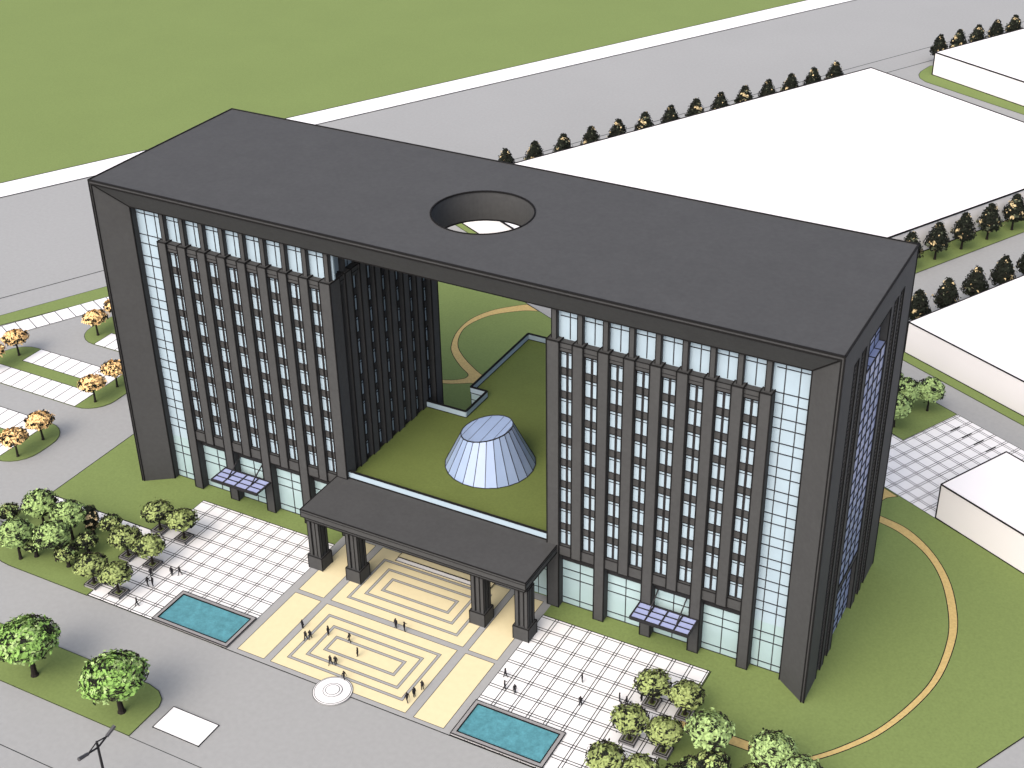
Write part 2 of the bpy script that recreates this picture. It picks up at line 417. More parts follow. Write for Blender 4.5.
SL = [(5.25,7.15),(8.45,10.35),(23.35,25.3),(26.45,28.25)]; NI = (11.9,21.7); NZ = 50.1
for e in (1, 0):
    X = (lambda x: x) if e == 0 else (lambda x: W-x)
    m = MB()
    ycuts = sorted([0, D]+[v for s in SL for v in s]+list(NI))
    for i in range(len(ycuts)-1):
        y0, y1 = ycuts[i], ycuts[i+1]
        slot = (y0, y1) in SL or (y0, y1) == NI
        if slot:
            m.quad([(X(0),y0,NZ),(X(0),y1,NZ),(X(0),y1,H),(X(0),y0,H)])
            dp = 1.12 if (y0,y1) == NI else .9
            for y in (y0, y1):
                m.quad([(X(0),y,0),(X(dp),y,0),(X(dp),y,NZ),(X(0),y,NZ)]); m.bar((X(0),y,0),(X(0),y,NZ),.13,1)
            m.quad([(X(0),y0,NZ),(X(dp),y0,NZ),(X(dp),y1,NZ),(X(0),y1,NZ)]); m.bar((X(0),y0,NZ),(X(0),y1,NZ),.13,1)
            m.quad([(X(dp),y0,0),(X(dp),y1,0),(X(dp),y1,NZ),(X(dp),y0,NZ)])
        else:
            m.quad([(X(0),y0,0),(X(0),y1,0),(X(0),y1,H),(X(0),y0,H)])
    for s in (0, 1):
        yy = (lambda y: y) if s == 0 else (lambda y: D-y)
        m.quad([(X(0),yy(0),0),(X(RIM),yy(0),0),(X(RIM),yy(0),H-RIM*1.4),(X(0),yy(0),H)])
        m.quad([(X(RIM),yy(0),0),(X(INS),yy(DEP),0),(X(INS),yy(DEP),UZ),(X(RIM),yy(0),H-RIM*1.4)])
        m.bar((X(0),yy(0),0),(X(0),yy(0),H),.2,1); m.bar((X(RIM),yy(0),0),(X(RIM),yy(0),H-RIM*1.4),.18,1)
        m.bar((X(INS),yy(DEP),0),(X(INS),yy(DEP),UZ),.18,1)
    m.quad([(X(INS),DEP,0),(X(INS),D-DEP,0),(X(INS),D-DEP,UZ),(X(INS),DEP,UZ)])
    m.build('side_wall', ['stone','joint'], B)
    for (y0, y1) in SL:                       # louvred slots
        l = MB(); l.box(min(X(.62),X(.7)), max(X(.62),X(.7)), y0+.01, y1-.01, .1, NZ-.02, 0)
        z = .5
        while z < NZ-.3:
            l.box(min(X(.18),X(.6)), max(X(.18),X(.6)), y0+.06, y1-.06, z, z+.09, 1); z += .62
        l.bar((X(.3),(y0+y1)/2,.1),(X(.3),(y0+y1)/2,NZ-.05),.16,0)
        l.build('louvre_strip', ['frame','metal'], B)
    y0, y1 = NI                               # glazed niche
    gl = MB()
    gl.box(min(X(.12),X(1.0)), max(X(.12),X(1.0)), y0+.05, y1-.05, 10.9, 45.1, 0)
    gl.box(min(X(.62),X(1.0)), max(X(.62),X(1.0)), y0+.05, y1-.05, .1, 10.0, 0)
    gl.quad([(X(1.08),y0+.03,45.1),(X(1.08),y1-.03,45.1),(X(1.08),y1-.03,NZ-.04),(X(1.08),y0+.03,NZ-.04)])
    ny = 4
    for k in range(ny+1):
        y = y0+.1+(y1-y0-.2)*k/ny
        gl.bar((X(.1),y,10.9),(X(.1),y,45.1),.17,1); gl.bar((X(.6),y,.1),(X(.6),y,10),.17,1)
        gl.bar((X(.12),y,45.12),(X(1.05),y,45.12),.12,1); gl.bar((X(1.06),y,45.1),(X(1.06),y,NZ-.05),.12,1)
    z = 10.9
    while z < 45.2: gl.bar((X(.1),y0+.1,z),(X(.1),y1-.1,z),.15,1); z += 1.83 if False else 1.9
    for z in (1.2, 2.6, 5.0, 6.5, 8.3, 9.9): gl.bar((X(.6),y0+.1,z),(X(.6),y1-.1,z),.13,1)
    for z in (46.6,48.2): gl.bar((X(1.06),y0+.1,z),(X(1.06),y1-.1,z),.12,1)
    gl.bar((X(.12),y0+.05,45.1),(X(.12),y1-.05,45.1),.14,1)
    gl.build('side_glazing', ['blueglass','frame'], B)
    dl = MB(); dl.box(min(X(.03),X(.62)), max(X(.03),X(.62)), y0, y1, 9.95, 11.0, 0)
    dl.bar((X(.03),y0,9.95),(X(.03),y1,9.95),.12,1); dl.bar((X(.03),y0,11),(X(.03),y1,11),.12,1)
    dl.build('door_lintel', ['stone','joint'], B)

# --- towers
PW, PITCH, PF, PT = 1.55, 3.67, 2.6, 44.85
ROWZ = [11.55+3.65*k for k in range(9)]; WH = 2.62
SPN = [43.14-3.66*k for k in range(10)]

def win_meshes():
    f = MB(); w, hgt = 2.10, WH
    for a, b, c, d in ((-w/2,-w/2+.14,0,hgt),(w/2-.14,w/2,0,hgt),(-.17,.17,0,hgt),(-w/2+.14,-.17,0,.1),(.17,w/2-.14,0,.1),
                       (-w/2+.14,-.17,hgt-.1,hgt),(.17,w/2-.14,hgt-.1,hgt),(-w/2+.14,-.17,hgt-.52,hgt-.44),(.17,w/2-.14,hgt-.52,hgt-.44)):
        f.box(a, b, 0, .16, c, d)
    p = MB(); p.quad([(-w/2+.1,.09,.05),(-.1,.09,.05),(-.1,.09,hgt-.05),(-w/2+.1,.09,hgt-.05)])
    p.quad([(.1,.09,.05),(w/2-.1,.09,.05),(w/2-.1,.09,hgt-.05),(.1,.09,hgt-.05)])
    return f, p
WF, WP = win_meshes()
proto = None
def place_window(x, y, z):
    global proto
    if proto is None:
        f = WF.build('window', ['frame'], B); q = WP.build('window_pane', ['glass'], f); proto = (f, q); f.location = (x, y, z); return f
    f = proto[0].copy(); COL.objects.link(f); f.location = (x, y, z)
    q = proto[1].copy(); COL.objects.link(q); q.parent = f
    return f
stuffwin = MB()
def add_stuff_window(T):
    for src, off in ((WF,0),(WP,1)):
        i = len(stuffwin.v)
        for v in src.v: stuffwin.v.append(tuple(T @ Vector(v)))
        for fc in src.f: stuffwin.f.append(tuple(i+k for k in fc)); stuffwin.m.append(off)

def pier_mesh(w0, w1, z0, front=PF, back=4.0, fx=None):
    m = MB(); m.box(w0, w1, front, back, z0, PT, 0)
    for x in (w0, w1):
        m.bar((x,front,z0),(x,front,PT),.16,1)
    m.bar((w0,front,PT),(w1,front,PT),.16,1); m.bar((w0,front,PT),(w0,back,PT),.15,1); m.bar((w1,front,PT),(w1,back,PT),.15,1); m.bar((w0,front,z0),(w1,front,z0),.14,1)
    m.bar((w1,back,z0),(w1,back,PT),.1,1)
    return m

for tower in (1, 0):
    X = (lambda x: W-x) if tower == 1 else (lambda x: x)     # tower 1 = right
    # pier centres measured from the outer end for the left tower
    cs = [9.84+PITCH*k for k in range(9)]
    xs = []
    for k, c in enumerate(cs):
        a, b = (c-PW/2, c+PW/2)
        if k == 8: a, b = 38.25, 40.10
        a, b = sorted((X(a), X(b)))
        xs.append((a, b, k))
    for a, b, k in xs:
        z0 = .1 if k % 2 == 0 else 9.8
        back = 5.1 if k == 8 else 4.0
        pm = pier_mesh(a, b, z0, PF, back)
        pm.build('pier', ['stone','joint'], B)
        cb = MB(); cx = (a+b)/2 if k != 8 else X(39.3)
        cb.box(cx-.36, cx+.36, 3.25, 3.98, PT, UZ-.02, 0)
        for sx in (-.36,.36): cb.bar((cx+sx,3.25,PT),(cx+sx,3.25,UZ-.02),.1,1)
        cb.build('roof_column', ['stone','joint'], B)
    srt = sorted(xs)
    for i in range(8):
        a, b = srt[i][1], srt[i+1][0]; cx = (a+b)/2
        s = MB()
        s.box(a, b, 2.75, 3.68, 9.8, ROWZ[0]-.05, 0)
        for z in ROWZ[:-1]: s.box(a, b, 3.2, 3.4, z+WH+.02, z+3.65-.02, 0)
        s.box(a, b, 2.86, 3.98, ROWZ[-1]+WH+.12, 44.7, 0)
        s.bar((a,2.86,44.7),(b,2.86,44.7),.1,1); s.bar((a,2.86,43.95),(b,2.86,43.95),.08,1); s.bar((a,2.86,43.38),(b,2.86,43.38),.1,1)
        s.bar((a,2.75,ROWZ[0]-.05),(b,2.75,ROWZ[0]-.05),.1,1); s.bar((a,2.75,9.8),(b,2.75,9.8),.12,1)
        for z in ROWZ[:-1]: s.bar((cx,3.17,z+WH),(cx,3.17,z+3.65),.26,1)
        s.bar((a+.03,3.17,ROWZ[0]),(a+.03,3.17,43.3),.08,1); s.bar((b-.03,3.17,ROWZ[0]),(b-.03,3.17,43.3),.08,1)
        s.build('spandrel_strip', ['stone','joint'], B)
        for z in ROWZ:
            if tower == 1 or i >= 5: place_window(cx, 3.14, z)
            else: add_stuff_window(Matrix.Translation((cx, 3.14, z)))
    # glazing behind the piers
    lo, hi = sorted((X(INS), X(40.0)))
    gl = MB(); gl.box(lo, hi, 4.0, 4.1, .1, 8.2, 1); gl.box(lo, hi, 4.0, 4.1, 8.2, UZ-.02, 0)
    gl.box(lo, hi, 4.1, 4.3, .1, UZ-.03, 0)
    gl.build('curtain_wall', ['glass','lowglass'], B)
    mu = MB()
    e0, e1 = X(INS), X(9.06)
    s0, s1 = sorted((e0, e1))
    for x in (6.05, 7.95): mu.bar((X(x),3.97,.1),(X(x),3.97,UZ),.11,0)
    for z in [1.23,5.0,6.53,48.2]+SPN+[s+1.52 for s in SPN]: mu.bar((s0,3.965,z),(s1,3.965,z),.11,0)
    mu.bar((s0,3.97,.12),(s1,3.97,.12),.14,0)
    for i in range(8):
        a, b = srt[i][1], srt[i+1][0]
        mu.bar(((a+b)/2,3.97,PT),((a+b)/2,3.97,UZ),.11,0); mu.bar((a-.4,3.965,48.1),(b+.4,3.965,48.1),.11,0)
    gp = [t for t in srt if t[2] % 2 == 0]
    for i in range(len(gp)-1):
        a, b = gp[i][1], gp[i+1][0]
        mu.bar(((a+b)/2,3.97,.1),((a+b)/2,3.97,8.2),.11,0)
        for z in (.14,1.23,5.0,6.53): mu.bar((a,3.965,z),(b,3.965,z),.11,0)
        mu.box(a, b, 3.7, 3.99, 8.25, 9.78, 0)
    mu.build('mullion_grid', ['frame'], B)
    # side of the tower towards the opening
    for k in range(1, 8):
        yc = 3.55+PITCH*k; y0, y1 = yc-PW/2, yc+PW/2
        if k == 7: y0, y1 = 29.0, 30.9
        p = MB(); a, b = sorted((X(40.1), X(38.75)))
        p.box(a, b, y0, y1, .1, PT, 0)
        for y in (y0, y1): p.bar((X(40.1),y,.1),(X(40.1),y,PT),.16,1)
        p.bar((X(40.1),y0,PT),(X(40.1),y1,PT),.1,1); p.bar((X(40.1),y0,PT),(X(38.75),y0,PT),.1,1); p.bar((X(40.1),y1,PT),(X(38.75),y1,PT),.1,1)
        p.build('pier', ['stone','joint'], B)
        cb = MB(); c0, c1 = sorted((X(39.45), X(38.8))); cb.box(c0, c1, yc-.36, yc+.36, PT, UZ-.02, 0); cb.build('roof_column', ['stone'], B)
    yb = [5.1]+[3.55+PITCH*k+sgn*PW/2 for k in range(1,8) for sgn in (-1,1)]
    yb = yb[:-1]; yb[-1] = 29.0
    for i in range(0, 14, 2):
        y0, y1 = yb[i], yb[i+1]; yc = (y0+y1)/2
        s = MB(); a, b = sorted((X(39.2), X(38.8)))
        for z in ROWZ[:-1]: s.box(a, b, y0, y1, z+WH+.02, z+3.63, 0)
        a2, b2 = sorted((X(39.85), X(38.7))); s.box(a2, b2, y0, y1, 43.4, 44.7, 0)
        s.bar((X(39.85),y0,44.7),(X(39.85),y1,44.7),.1,1); s.bar((X(39.85),y0,43.95),(X(39.85),y1,43.95),.08,1)
        s.box(a, b, y0, y1, .1, ROWZ[0]-.03, 0)
        s.bar((X(39.3),yc,11.2),(X(39.3),yc,43.3),.3,1)
        s.build('spandrel_strip', ['stone','joint'], B)
        if tower == 0:
            for z in ROWZ:
                add_stuff_window(Matrix.Translation((39.25, yc, z)) @ Matrix.Rotation(rad(90), 4, 'Z') )
    sg = MB(); a, b = sorted((X(38.72), X(38.62))); sg.box(a, b, 4.35, 29.0, .1, UZ-.02, 0)
    for k in range(8):
        y = 5.4+3.67*k
        if y < 29: sg.bar((X(38.74),y,PT),(X(38.74),y,UZ),.1,1)
    sg.build('side_curtain_wall', ['glass','frame'], B)
    co = MB(); a, b = sorted((X(4.5), X(38.55))); co.box(a, b, 4.35, 29.2, .1, UZ-.05, 0); co.build('tower_core', ['stone'], B)
    # rear facade
    rf = MB(); a, b = sorted((X(4.45), X(38.7)))
    rf.box(a, b, 29.25, 29.45, .1, UZ-.04, 1)
    for c in cs[:-1]: a, b = sorted((X(c-PW/2), X(c+PW/2))); rf.box(a, b, 29.45, 30.9, .1, PT, 0)
    for c in cs[:-1]:
        a, b = sorted((X(c+PW/2), X(c+PITCH-PW/2)))
        for z in ROWZ: rf.box(a, b, 29.45, 30.1, z+WH, z+3.65, 0)
    rf.build('rear_facade', ['stone','glass'], B)
so = stuffwin.build('distant_windows', ['frame','glass'], B); so['kind'] = 'stuff'

# --- podium with the green roof between the towers
ROOFZ = 11.45
pod = [(39.9,4.2),(74.64,4.2),(74.64,25.95),(67.0,25.95),(67.0,33.0),(70.1,33.0),(70.1,53.6),(44.4,53.6),(44.4,33.0),(47.5,33.0),(47.5,25.95),(39.9,25.95)]
p = MB(); p.prism(pod, .1, ROOFZ-.02, 0)
for a, b in zip(pod, pod[1:]+pod[:1]):
    L = (Vector(b)-Vector(a)).length; nb = max(1, int(L/2.4))
    for z in (1.3,5.0,6.5,10.2): p.bar((*a,z),(*b,z),.1,1)
    for k in range(nb+1): q = Vector(a).lerp(Vector(b), k/nb); p.bar((q.x,q.y,.1),(q.x,q.y,ROOFZ),.1,1)
pobj = p.build('podium', ['lowglass','frame'], B)
r = MB(); r.prism(pod, ROOFZ-.02, ROOFZ+.03, 0); r.build('green_roof', ['roofgrass'], pobj)
pr = MB()
def para(a, b, th=.22):
    a, b = Vector(a), Vector(b); d = (b-a).normalized(); nn = Vector((-d.y, d.x))*th/2
    q = [a-nn, b-nn, b+nn, a+nn]
    pr.prism([tuple(x) for x in q], ROOFZ-.1, 12.62, 0)
    for s in (-1, 1): pr.bar((*(a+nn*s),12.64),(*(b+nn*s),12.64),.15,1)
    pr.bar((*(a+nn),ROOFZ+.1),(*(b+nn),ROOFZ+.1),.12,1); pr.bar((*(a-nn),ROOFZ+.1),(*(b-nn),ROOFZ+.1),.12,1)
para((40.12,3.2),(74.42,3.2))
pr.build('parapet', ['glass','joint'], pobj); pr = MB()
back = [(40.12,25.95),(47.5,25.95),(47.5,33.0),(44.4,33.0),(44.4,53.6),(70.1,53.6),(70.1,33.0),(67.0,33.0),(67.0,25.95),(74.4,25.95)]
for a, b in zip(back, back[1:]): para(a, b)
pr.build('parapet', ['glass','joint'], pobj)
fs = MB(); fs.box(40.12, 74.42, 3.3, 4.3, ROOFZ-.05, ROOFZ+.05, 0); fs.build('roof_edge', ['roofgrass'], pobj)
# conical rooflight with a slanted top
sk = MB(); cx, cy = 57.4, 16.45; N = 24; z0 = ROOFZ+.03
def topz(x, y): return 17.75+.22*(x-cx)+.03*(y-cy)
bot, top = [], []
for k in range(N):
    t = 2*math.pi*(k+.5)/N; r0, r1 = 7.05, 4.0
    c, s = math.cos(t), math.sin(t)
    z = 17.75
    for _ in range(6):
        rr = r0+(r1-r0)*(z-z0)/(17.75-z0); z = topz(cx+rr*c, cy+rr*s)
    bot.append((cx+r0*c, cy+r0*s, z0)); top.append((cx+rr*c, cy+rr*s, z))
for k in range(N):
    j = (k+1) % N
    sk.quad([bot[k],bot[j],top[j],top[k]], 0); sk.bar(bot[k], top[k], .09, 1); sk.bar(bot[k], bot[j], .16, 1); sk.bar(top[k], top[j], .14, 1)
sk.quad(top, 0)
for k in range(1, 6):
    i = k*2-1; a, b = Vector(top[i]), Vector(top[N-1-i])
    sk.bar(a+Vector((0,0,.02)), b+Vector((0,0,.02)), .05, 2)
sk.build('rooflight', ['skyglass','frame','metal'], B)

# --- entrance portico
po = MB()
x0, x1, y0, y1 = 38.2, 76.0, -6.95, 2.58
po.box(x0, x1, y0, y1, 10.15, 11.42, 0); po.box(40.14, 74.40, y1, 3.05, 10.2, 11.40, 0)
po.box(x0+.45, x1-.45, y0+.45, y1-.02, 9.35, 10.15, 0)
for a, b in (((x0,y0),(x1,y0)),((x0,y0),(x0,y1)),((x1,y0),(x1,y1)),((40.14,3.05),(74.4,3.05)),((x0,y1),(40.14,y1))):
    po.bar((*a,11.42),(*b,11.42),.14,1); 
for a, b in (((x0,y0),(x1,y0)),((x1,y0),(x1,y1)),((x0,y0),(x0,y1))):
    po.bar((*a,11.0),(*b,11.0),.08,1); po.bar((*a,10.15),(*b,10.15),.12,1)
po.bar((x0+.45,y0+.45,9.35),(x1-.45,y0+.45,9.35),.12,1); po.bar((x1-.45,y0+.45,9.35),(x1-.45,y1,9.35),.12,1)
for x, y in ((x0,y0),(x1,y0)): po.bar((x,y,10.15),(x,y,11.42),.12,1)
po.build('portico_roof', ['stone','joint'], B)
for cx in (39.42, 46.3, 67.65, 74.75):
    cyy = -5.0
    c = MB()
    c.box(cx-.72, cx+.72, cyy-.72, cyy+.72, 2.45, 9.34, 0)
    for sx in (-1, 1):
        for sy in (-1, 1):
            xa, xb = sorted((cx+sx*.45, cx+sx*1.0)); ya, yb2 = sorted((cyy+sy*.45, cyy+sy*1.0))
            c.box(xa, xb, ya, yb2, 2.45, 9.34, 0)
            for q in ((xa,ya),(xb,ya),(xb,yb2),(xa,yb2)): c.bar((*q,2.45),(*q,9.34),.09,1)
    for sx in (-1,0,1):
        pass
    c.box(cx-.22, cx+.22, cyy-.9, cyy+.9, 2.45, 9.34, 0); c.box(cx-.9, cx+.9, cyy-.22, cyy+.22, 2.45, 9.34, 0)
    c.boxlines(cx-1.02, cx+1.02, cyy-1.02, cyy+1.02, 9.2, 9.34, .1, 1, vert=False, top=False, bot=True)
    sh = c.build('portico_column', ['stone','joint'], B)
    q = MB(); q.box(cx-1.25, cx+1.25, cyy-1.28, cyy+1.28, .11, 2.45, 0); q.boxlines(cx-1.25, cx+1.25, cyy-1.28, cyy+1.28, .12, 2.45, .11, 1)
    q.build('pedestal', ['stone','joint'], sh)
# steps before the entrance
for k, (ya, yb3, h) in enumerate(((.95,1.75,.22),(1.75,2.9,.34))):
    s = MB(); s.box(49.1, 65.4, ya, yb3, .12, h, 0); s.boxlines(49.1, 65.4, ya, yb3, .12, h, .08, 1)
    s.build('entrance_step', ['white' if k == 0 else 'beige','joint'], B)
# glass canopies over the tower doors
for xa, xb, lab in ((16.1,25.0,'left'),(89.2,97.9,'right')):
    c = MB(); z = 6.05; ya, yb4 = -1.0, 2.52
    for y in (ya, yb4): c.bar((xa,y,z),(xb,y,z),.26,0)
    for k in range(5): x = xa+(xb-xa)*k/4; c.bar((x,ya,z),(x,yb4,z),.24,0)
    for k in (1,2): y = ya+(yb4-ya)*k/3; c.bar((xa,y,z),(xb,y,z),.2,0)
    for x in (xa+2.1, xb-2.3):
        c.bar((x,ya+1.5,z),(x,3.9,z+2.0),.16,0)
    c.bar((xa,ya-.1,z-.25),(xb,ya-.1,z-.25),.1,0)
    cf = c.build('door_canopy', ['frame'], B)
    q = MB(); q.box(xa, xb, ya, yb4, z-.03, z+.04, 0); q.build('canopy_glass', ['canglass'], cf)

# ================================================================== PLAZA FURNITURE
def pool(x0, x1, y0, y1, label):
    t = thing('reflecting_pool', label, 'pool', ((x0+x1)/2,(y0+y1)/2,.1), 0, 'pools at the front corners of the plaza')
    hx, hy = (x1-x0)/2, (y1-y0)/2; w = .6
    m = MB()
    for a,b,c,d in ((-hx,hx,-hy,-hy+w),(-hx,hx,hy-w,hy),(-hx,-hx+w,-hy+w,hy-w),(hx-w,hx,-hy+w,hy-w)): m.box(a,b,c,d,0,.3,0)
    m.boxlines(-hx,hx,-hy,hy,0,.3,.1,1,vert=False)
    m.boxlines(-hx+w,hx-w,-hy+w,hy-w,0,.3,.13,1,vert=False)
    m.build('pool_rim', ['poolrim','joint'], t)
    q = MB(); q.quad([(-hx+w,-hy+w,.2),(hx-w,-hy+w,.2),(hx-w,hy-w,.2),(-hx+w,hy-w,.2)]); q.build('water', ['water'], t)
pool(24.94,38.45,-26.55,-19.65,'rectangular blue pool left of the beige forecourt')
pool(75.1,88.6,-26.45,-19.65,'rectangular blue pool right of the beige forecourt')
t = thing('round_plinth', 'white round stepped disc at the front edge of the beige forecourt', 'plinth', (56.75,-26.85,.12))
for k, (r, z) in enumerate(((2.72,.10),(2.5,.16),(1.3,.24),(.95,.30))):
    m = MB(); N = 48; pts = [(r*math.cos(2*math.pi*i/N), r*math.sin(2*math.pi*i/N)) for i in range(N)]
    m.prism(pts, 0, z, 0, 1, .08); m.build('disc', ['white','joint'], t)
m = MB(); m.box(-3.8,3.8,-2.1,2.1,0,.12,0); m.boxlines(-3.8,3.8,-2.1,2.1,0,.12,.09,1)
tag(m.build('paving_slab', ['white','joint'], loc=(43.2,-41.03,.002)), 'bare white rectangular slab lying on the road beside the grass median', 'slab')

# street lamp, its pole foot out of frame
t = thing('street_lamp', 'black two-armed street lamp at the lower left road edge', 'street lamp', (42.1,-54.43,0))
m = MB(); m.tube((0,0,0),(0,0,9.0),.2,.15,8); m.tube((0,0,0),(0,0,.5),.22,.2,8); m.build('pole', ['frame'], t)
for sgn, ln in ((1,2.75),(-1,2.75)):
    m = MB(); m.tube((0,0,8.0),(0,sgn*ln,8.75),.13,.12,7); m.tube((0,0,8.95),(0,sgn*1.6,8.42),.09,.09,6); m.build('arm', ['frame'], t)
    m = MB(); m.tube((0,sgn*1.6,8.42),(0,sgn*(ln+.35),8.85),.22,.26,7); m.build('lamp_head', ['metal'], t)

# ================================================================== TREES
def crown(name, prof, h0, h1, R, nclump, per, leaf, mats, probs, seed, parent, spread=.16, shell=None, shellmat=0, speck=0):
    """leaf clumps scattered through the outer part of a crown; prof(t) gives relative radius at height t in 0..1"""
    rnd = random.Random(seed); m = MB()
    if shell:
        ns, nt = 14, 7; ring_ = []
        for j in range(nt+1):
            t = .06+.9*j/nt
            for i in range(ns):
                a = 2*math.pi*i/ns; r = R*prof(t)*shell*(.86+.28*rnd.random())
                m.v.append((r*math.cos(a), r*math.sin(a), h0+(h1-h0)*(t*.93)))
        for j in range(nt):
            for i in range(ns):
                a, b = j*ns+i, j*ns+(i+1) % ns
                m.f.append((a, b, b+ns, a+ns)); m.m.append(shellmat)
        m.f.append(tuple(nt*ns+i for i in range(ns))); m.m.append(shellmat)
        m.f.append(tuple(reversed(range(ns)))); m.m.append(shellmat)
    gold = math.pi*(3-math.sqrt(5))
    for c in range(nclump):
        t = ((c+.5)/nclump)
        t = min(.99, max(.01, t+rnd.uniform(-.03,.03)))
        a = c*gold+rnd.uniform(-.25,.25)
        rr = R*prof(t)*rnd.choice((1.0,.98,.9,.8,.55))
        cc = Vector((rr*math.cos(a), rr*math.sin(a), h0+(h1-h0)*t))
        x = rnd.random(); acc = 0; mi = 0
        for k, pb in enumerate(probs):
            acc += pb
            if x < acc: mi = k; break
        n = Vector((math.cos(a)*.8, math.sin(a)*.8, (t-.25)*1.6)).normalized()
        for _ in range(per):
            d = Vector((rnd.gauss(0,1), rnd.gauss(0,1), rnd.gauss(0,.7)))*R*spread
            pnt = cc+d
            nn = (n+Vector((rnd.gauss(0,.3), rnd.gauss(0,.3), rnd.gauss(0,.3)))).normalized()
            u = nn.orthogonal().normalized(); w = nn.cross(u)
            ang = rnd.uniform(0, 6.28); u, w = u*math.cos(ang)+w*math.sin(ang), w*math.cos(ang)-u*math.sin(ang)
            s = leaf*rnd.uniform(.6,1.25)
            mm = mi if rnd.random() < .95 else rnd.randrange(len(mats))
            m.quad([pnt-u*s, pnt-w*s*.55, pnt+u*s, pnt+w*s*.55], mm)
    for c in range(int(nclump*.45)):                 # bare twigs showing between the leaves
        t = rnd.uniform(.05,.98); a = rnd.uniform(0,6.28); rr = R*prof(t)*1.03
        z = h0+(h1-h0)*t+.05; l = R*rnd.uniform(.12,.3); da = rnd.choice((-1,1))*l/max(rr,.6)
        p0 = Vector((rr*math.cos(a), rr*math.sin(a), z)); am = a+da*.5
        p1 = Vector((rr*1.05*math.cos(am), rr*1.05*math.sin(am), z+rnd.uniform(.0,.18)))
        p2 = Vector((rr*math.cos(a+da), rr*math.sin(a+da), z+rnd.uniform(-.15,.15)))
        m.bar(p0, p1, .09, len(mats)); m.bar(p1, p2, .08, len(mats))
    o = m.build('crown', mats+['bark'], parent)
    return o
def trunk(parent, h, r, crown_r, nb, hb, seed, mat='bark'):
    rnd = random.Random(seed); m = MB()
    m.tube((0,0,-.05),(0,0,.35),r*1.5,r*1.05,8); m.tube((0,0,.35),(r*.3,0,h),r*1.05,r*.7,8)
    for k in range(nb):
        a = 2*math.pi*(k+rnd.random()*.6)/nb; s = rnd.uniform(.45,.85)
        p1 = Vector((r*.3,0,h*rnd.uniform(.75,1))); p2 = p1+Vector((math.cos(a)*crown_r*s*.6, math.sin(a)*crown_r*s*.6, hb*.35))
        p3 = p1+Vector((math.cos(a+.3)*crown_r*s, math.sin(a+.3)*crown_r*s, hb*.75))
        m.tube(p1,p2,r*.5,r*.32,6); m.tube(p2,p3,r*.32,r*.12,5)
        m.tube(p2,p2+Vector((math.cos(a-.7)*crown_r*.35, math.sin(a-.7)*crown_r*.35, hb*.4)),r*.25,r*.1,5)
    m.tube((r*.3,0,h),(0,0,h+hb*.8),r*.6,r*.15,6)
    return m.build('trunk', [mat], parent)
dome = lambda t: (math.sqrt(max(0, 1-((t-.30)/.70)**2)) if t > .30 else .62+.38*math.sin(t/.30*math.pi/2))
ball = lambda t: math.sqrt(max(.02, 1-((t-.5)/.52)**2))
cone = lambda t: (max(.06, (1-t)**.75*1.12) if t > .2 else .62+.35*t/.2)

def proto_tree(name, label, cat, kind, seed):
    t = thing(name, label, cat)
    if kind == 'conifer':
        trunk(t, 3.0, .26, 1.3, 5, 2, seed)
        crown('c', cone, 2.7, 8.5, 2.75, 170, 13, .34, ['leafdark','fleck','leafgrey'], (.92,.05,.03), seed, t, .10, .8, 0)
    elif kind == 'orange':
        trunk(t, 2.7, .2, 2.0, 9, 1.2, seed)
        crown('c', dome, 3.3, 5.05, 2.3, 150, 12, .27, ['leaforange','leafdark'], (.80,.20), seed, t, .085, .9, 0)
    elif kind == 'planter':
        trunk(t, 2.4, .2, 2.1, 10, 1.2, seed)
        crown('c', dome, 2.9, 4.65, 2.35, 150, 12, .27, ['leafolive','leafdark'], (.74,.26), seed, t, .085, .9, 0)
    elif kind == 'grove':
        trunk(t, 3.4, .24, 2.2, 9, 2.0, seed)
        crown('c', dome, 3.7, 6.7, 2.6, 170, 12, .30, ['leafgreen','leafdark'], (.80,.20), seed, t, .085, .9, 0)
    elif kind == 'pale':
        trunk(t, 2.8, .19, 2.1, 8, 2.2, seed)
        crown('c', dome, 3.0, 6.4, 2.4, 170, 12, .29, ['leafpale','leafdark'], (.83,.17), seed, t, .085, .9, 0)
    elif kind == 'umbrella':
        trunk(t, 4.2, .2, 2.6, 9, 1.8, seed)
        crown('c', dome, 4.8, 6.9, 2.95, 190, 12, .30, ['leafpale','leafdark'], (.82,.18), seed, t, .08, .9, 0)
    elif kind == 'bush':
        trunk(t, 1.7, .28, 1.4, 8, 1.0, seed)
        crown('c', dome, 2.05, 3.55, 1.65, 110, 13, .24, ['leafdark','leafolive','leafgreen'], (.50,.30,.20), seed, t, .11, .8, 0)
    elif kind == 'slim':
        trunk(t, 1.6, .18, .8, 5, 2, seed)
        crown('c', ball, 1.2, 5.3, 1.1, 90, 12, .24, ['leafdark','fleck'], (.85,.15), seed, t, .16, .75, 0)
    elif kind == 'big':
        trunk(t, 3.2, .42, 3.6, 11, 3.4, seed)
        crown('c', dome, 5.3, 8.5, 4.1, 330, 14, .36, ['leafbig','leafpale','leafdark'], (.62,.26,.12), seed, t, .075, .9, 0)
    return t
protos = {}
cnt = {}
def plant(kind, name, x, y, label, cat='tree', group=None, sc=1.0, z=.1):
    cnt[kind] = cnt.get(kind, 0)+1; v = cnt[kind] % 2; key = (kind, v)
    rz = random.uniform(0, 6.28)
    if key not in protos:
        t = proto_tree(name, label, cat, kind, 11*len(protos)+3); protos[key] = t
        t.location = (x, y, z); t.rotation_euler = (0,0,rz); t.scale = (sc,)*3
    else:
        t = dup(protos[key], (x, y, z), rz, sc=sc); t.name = name
    tag(t, label, cat, group)
    if not group and 'group' in t: del t['group']
    return t
ordn = ['first','second','third','fourth','fifth','sixth','seventh','eighth','ninth','tenth','eleventh','twelfth','thirteenth','fourteenth','fifteenth']
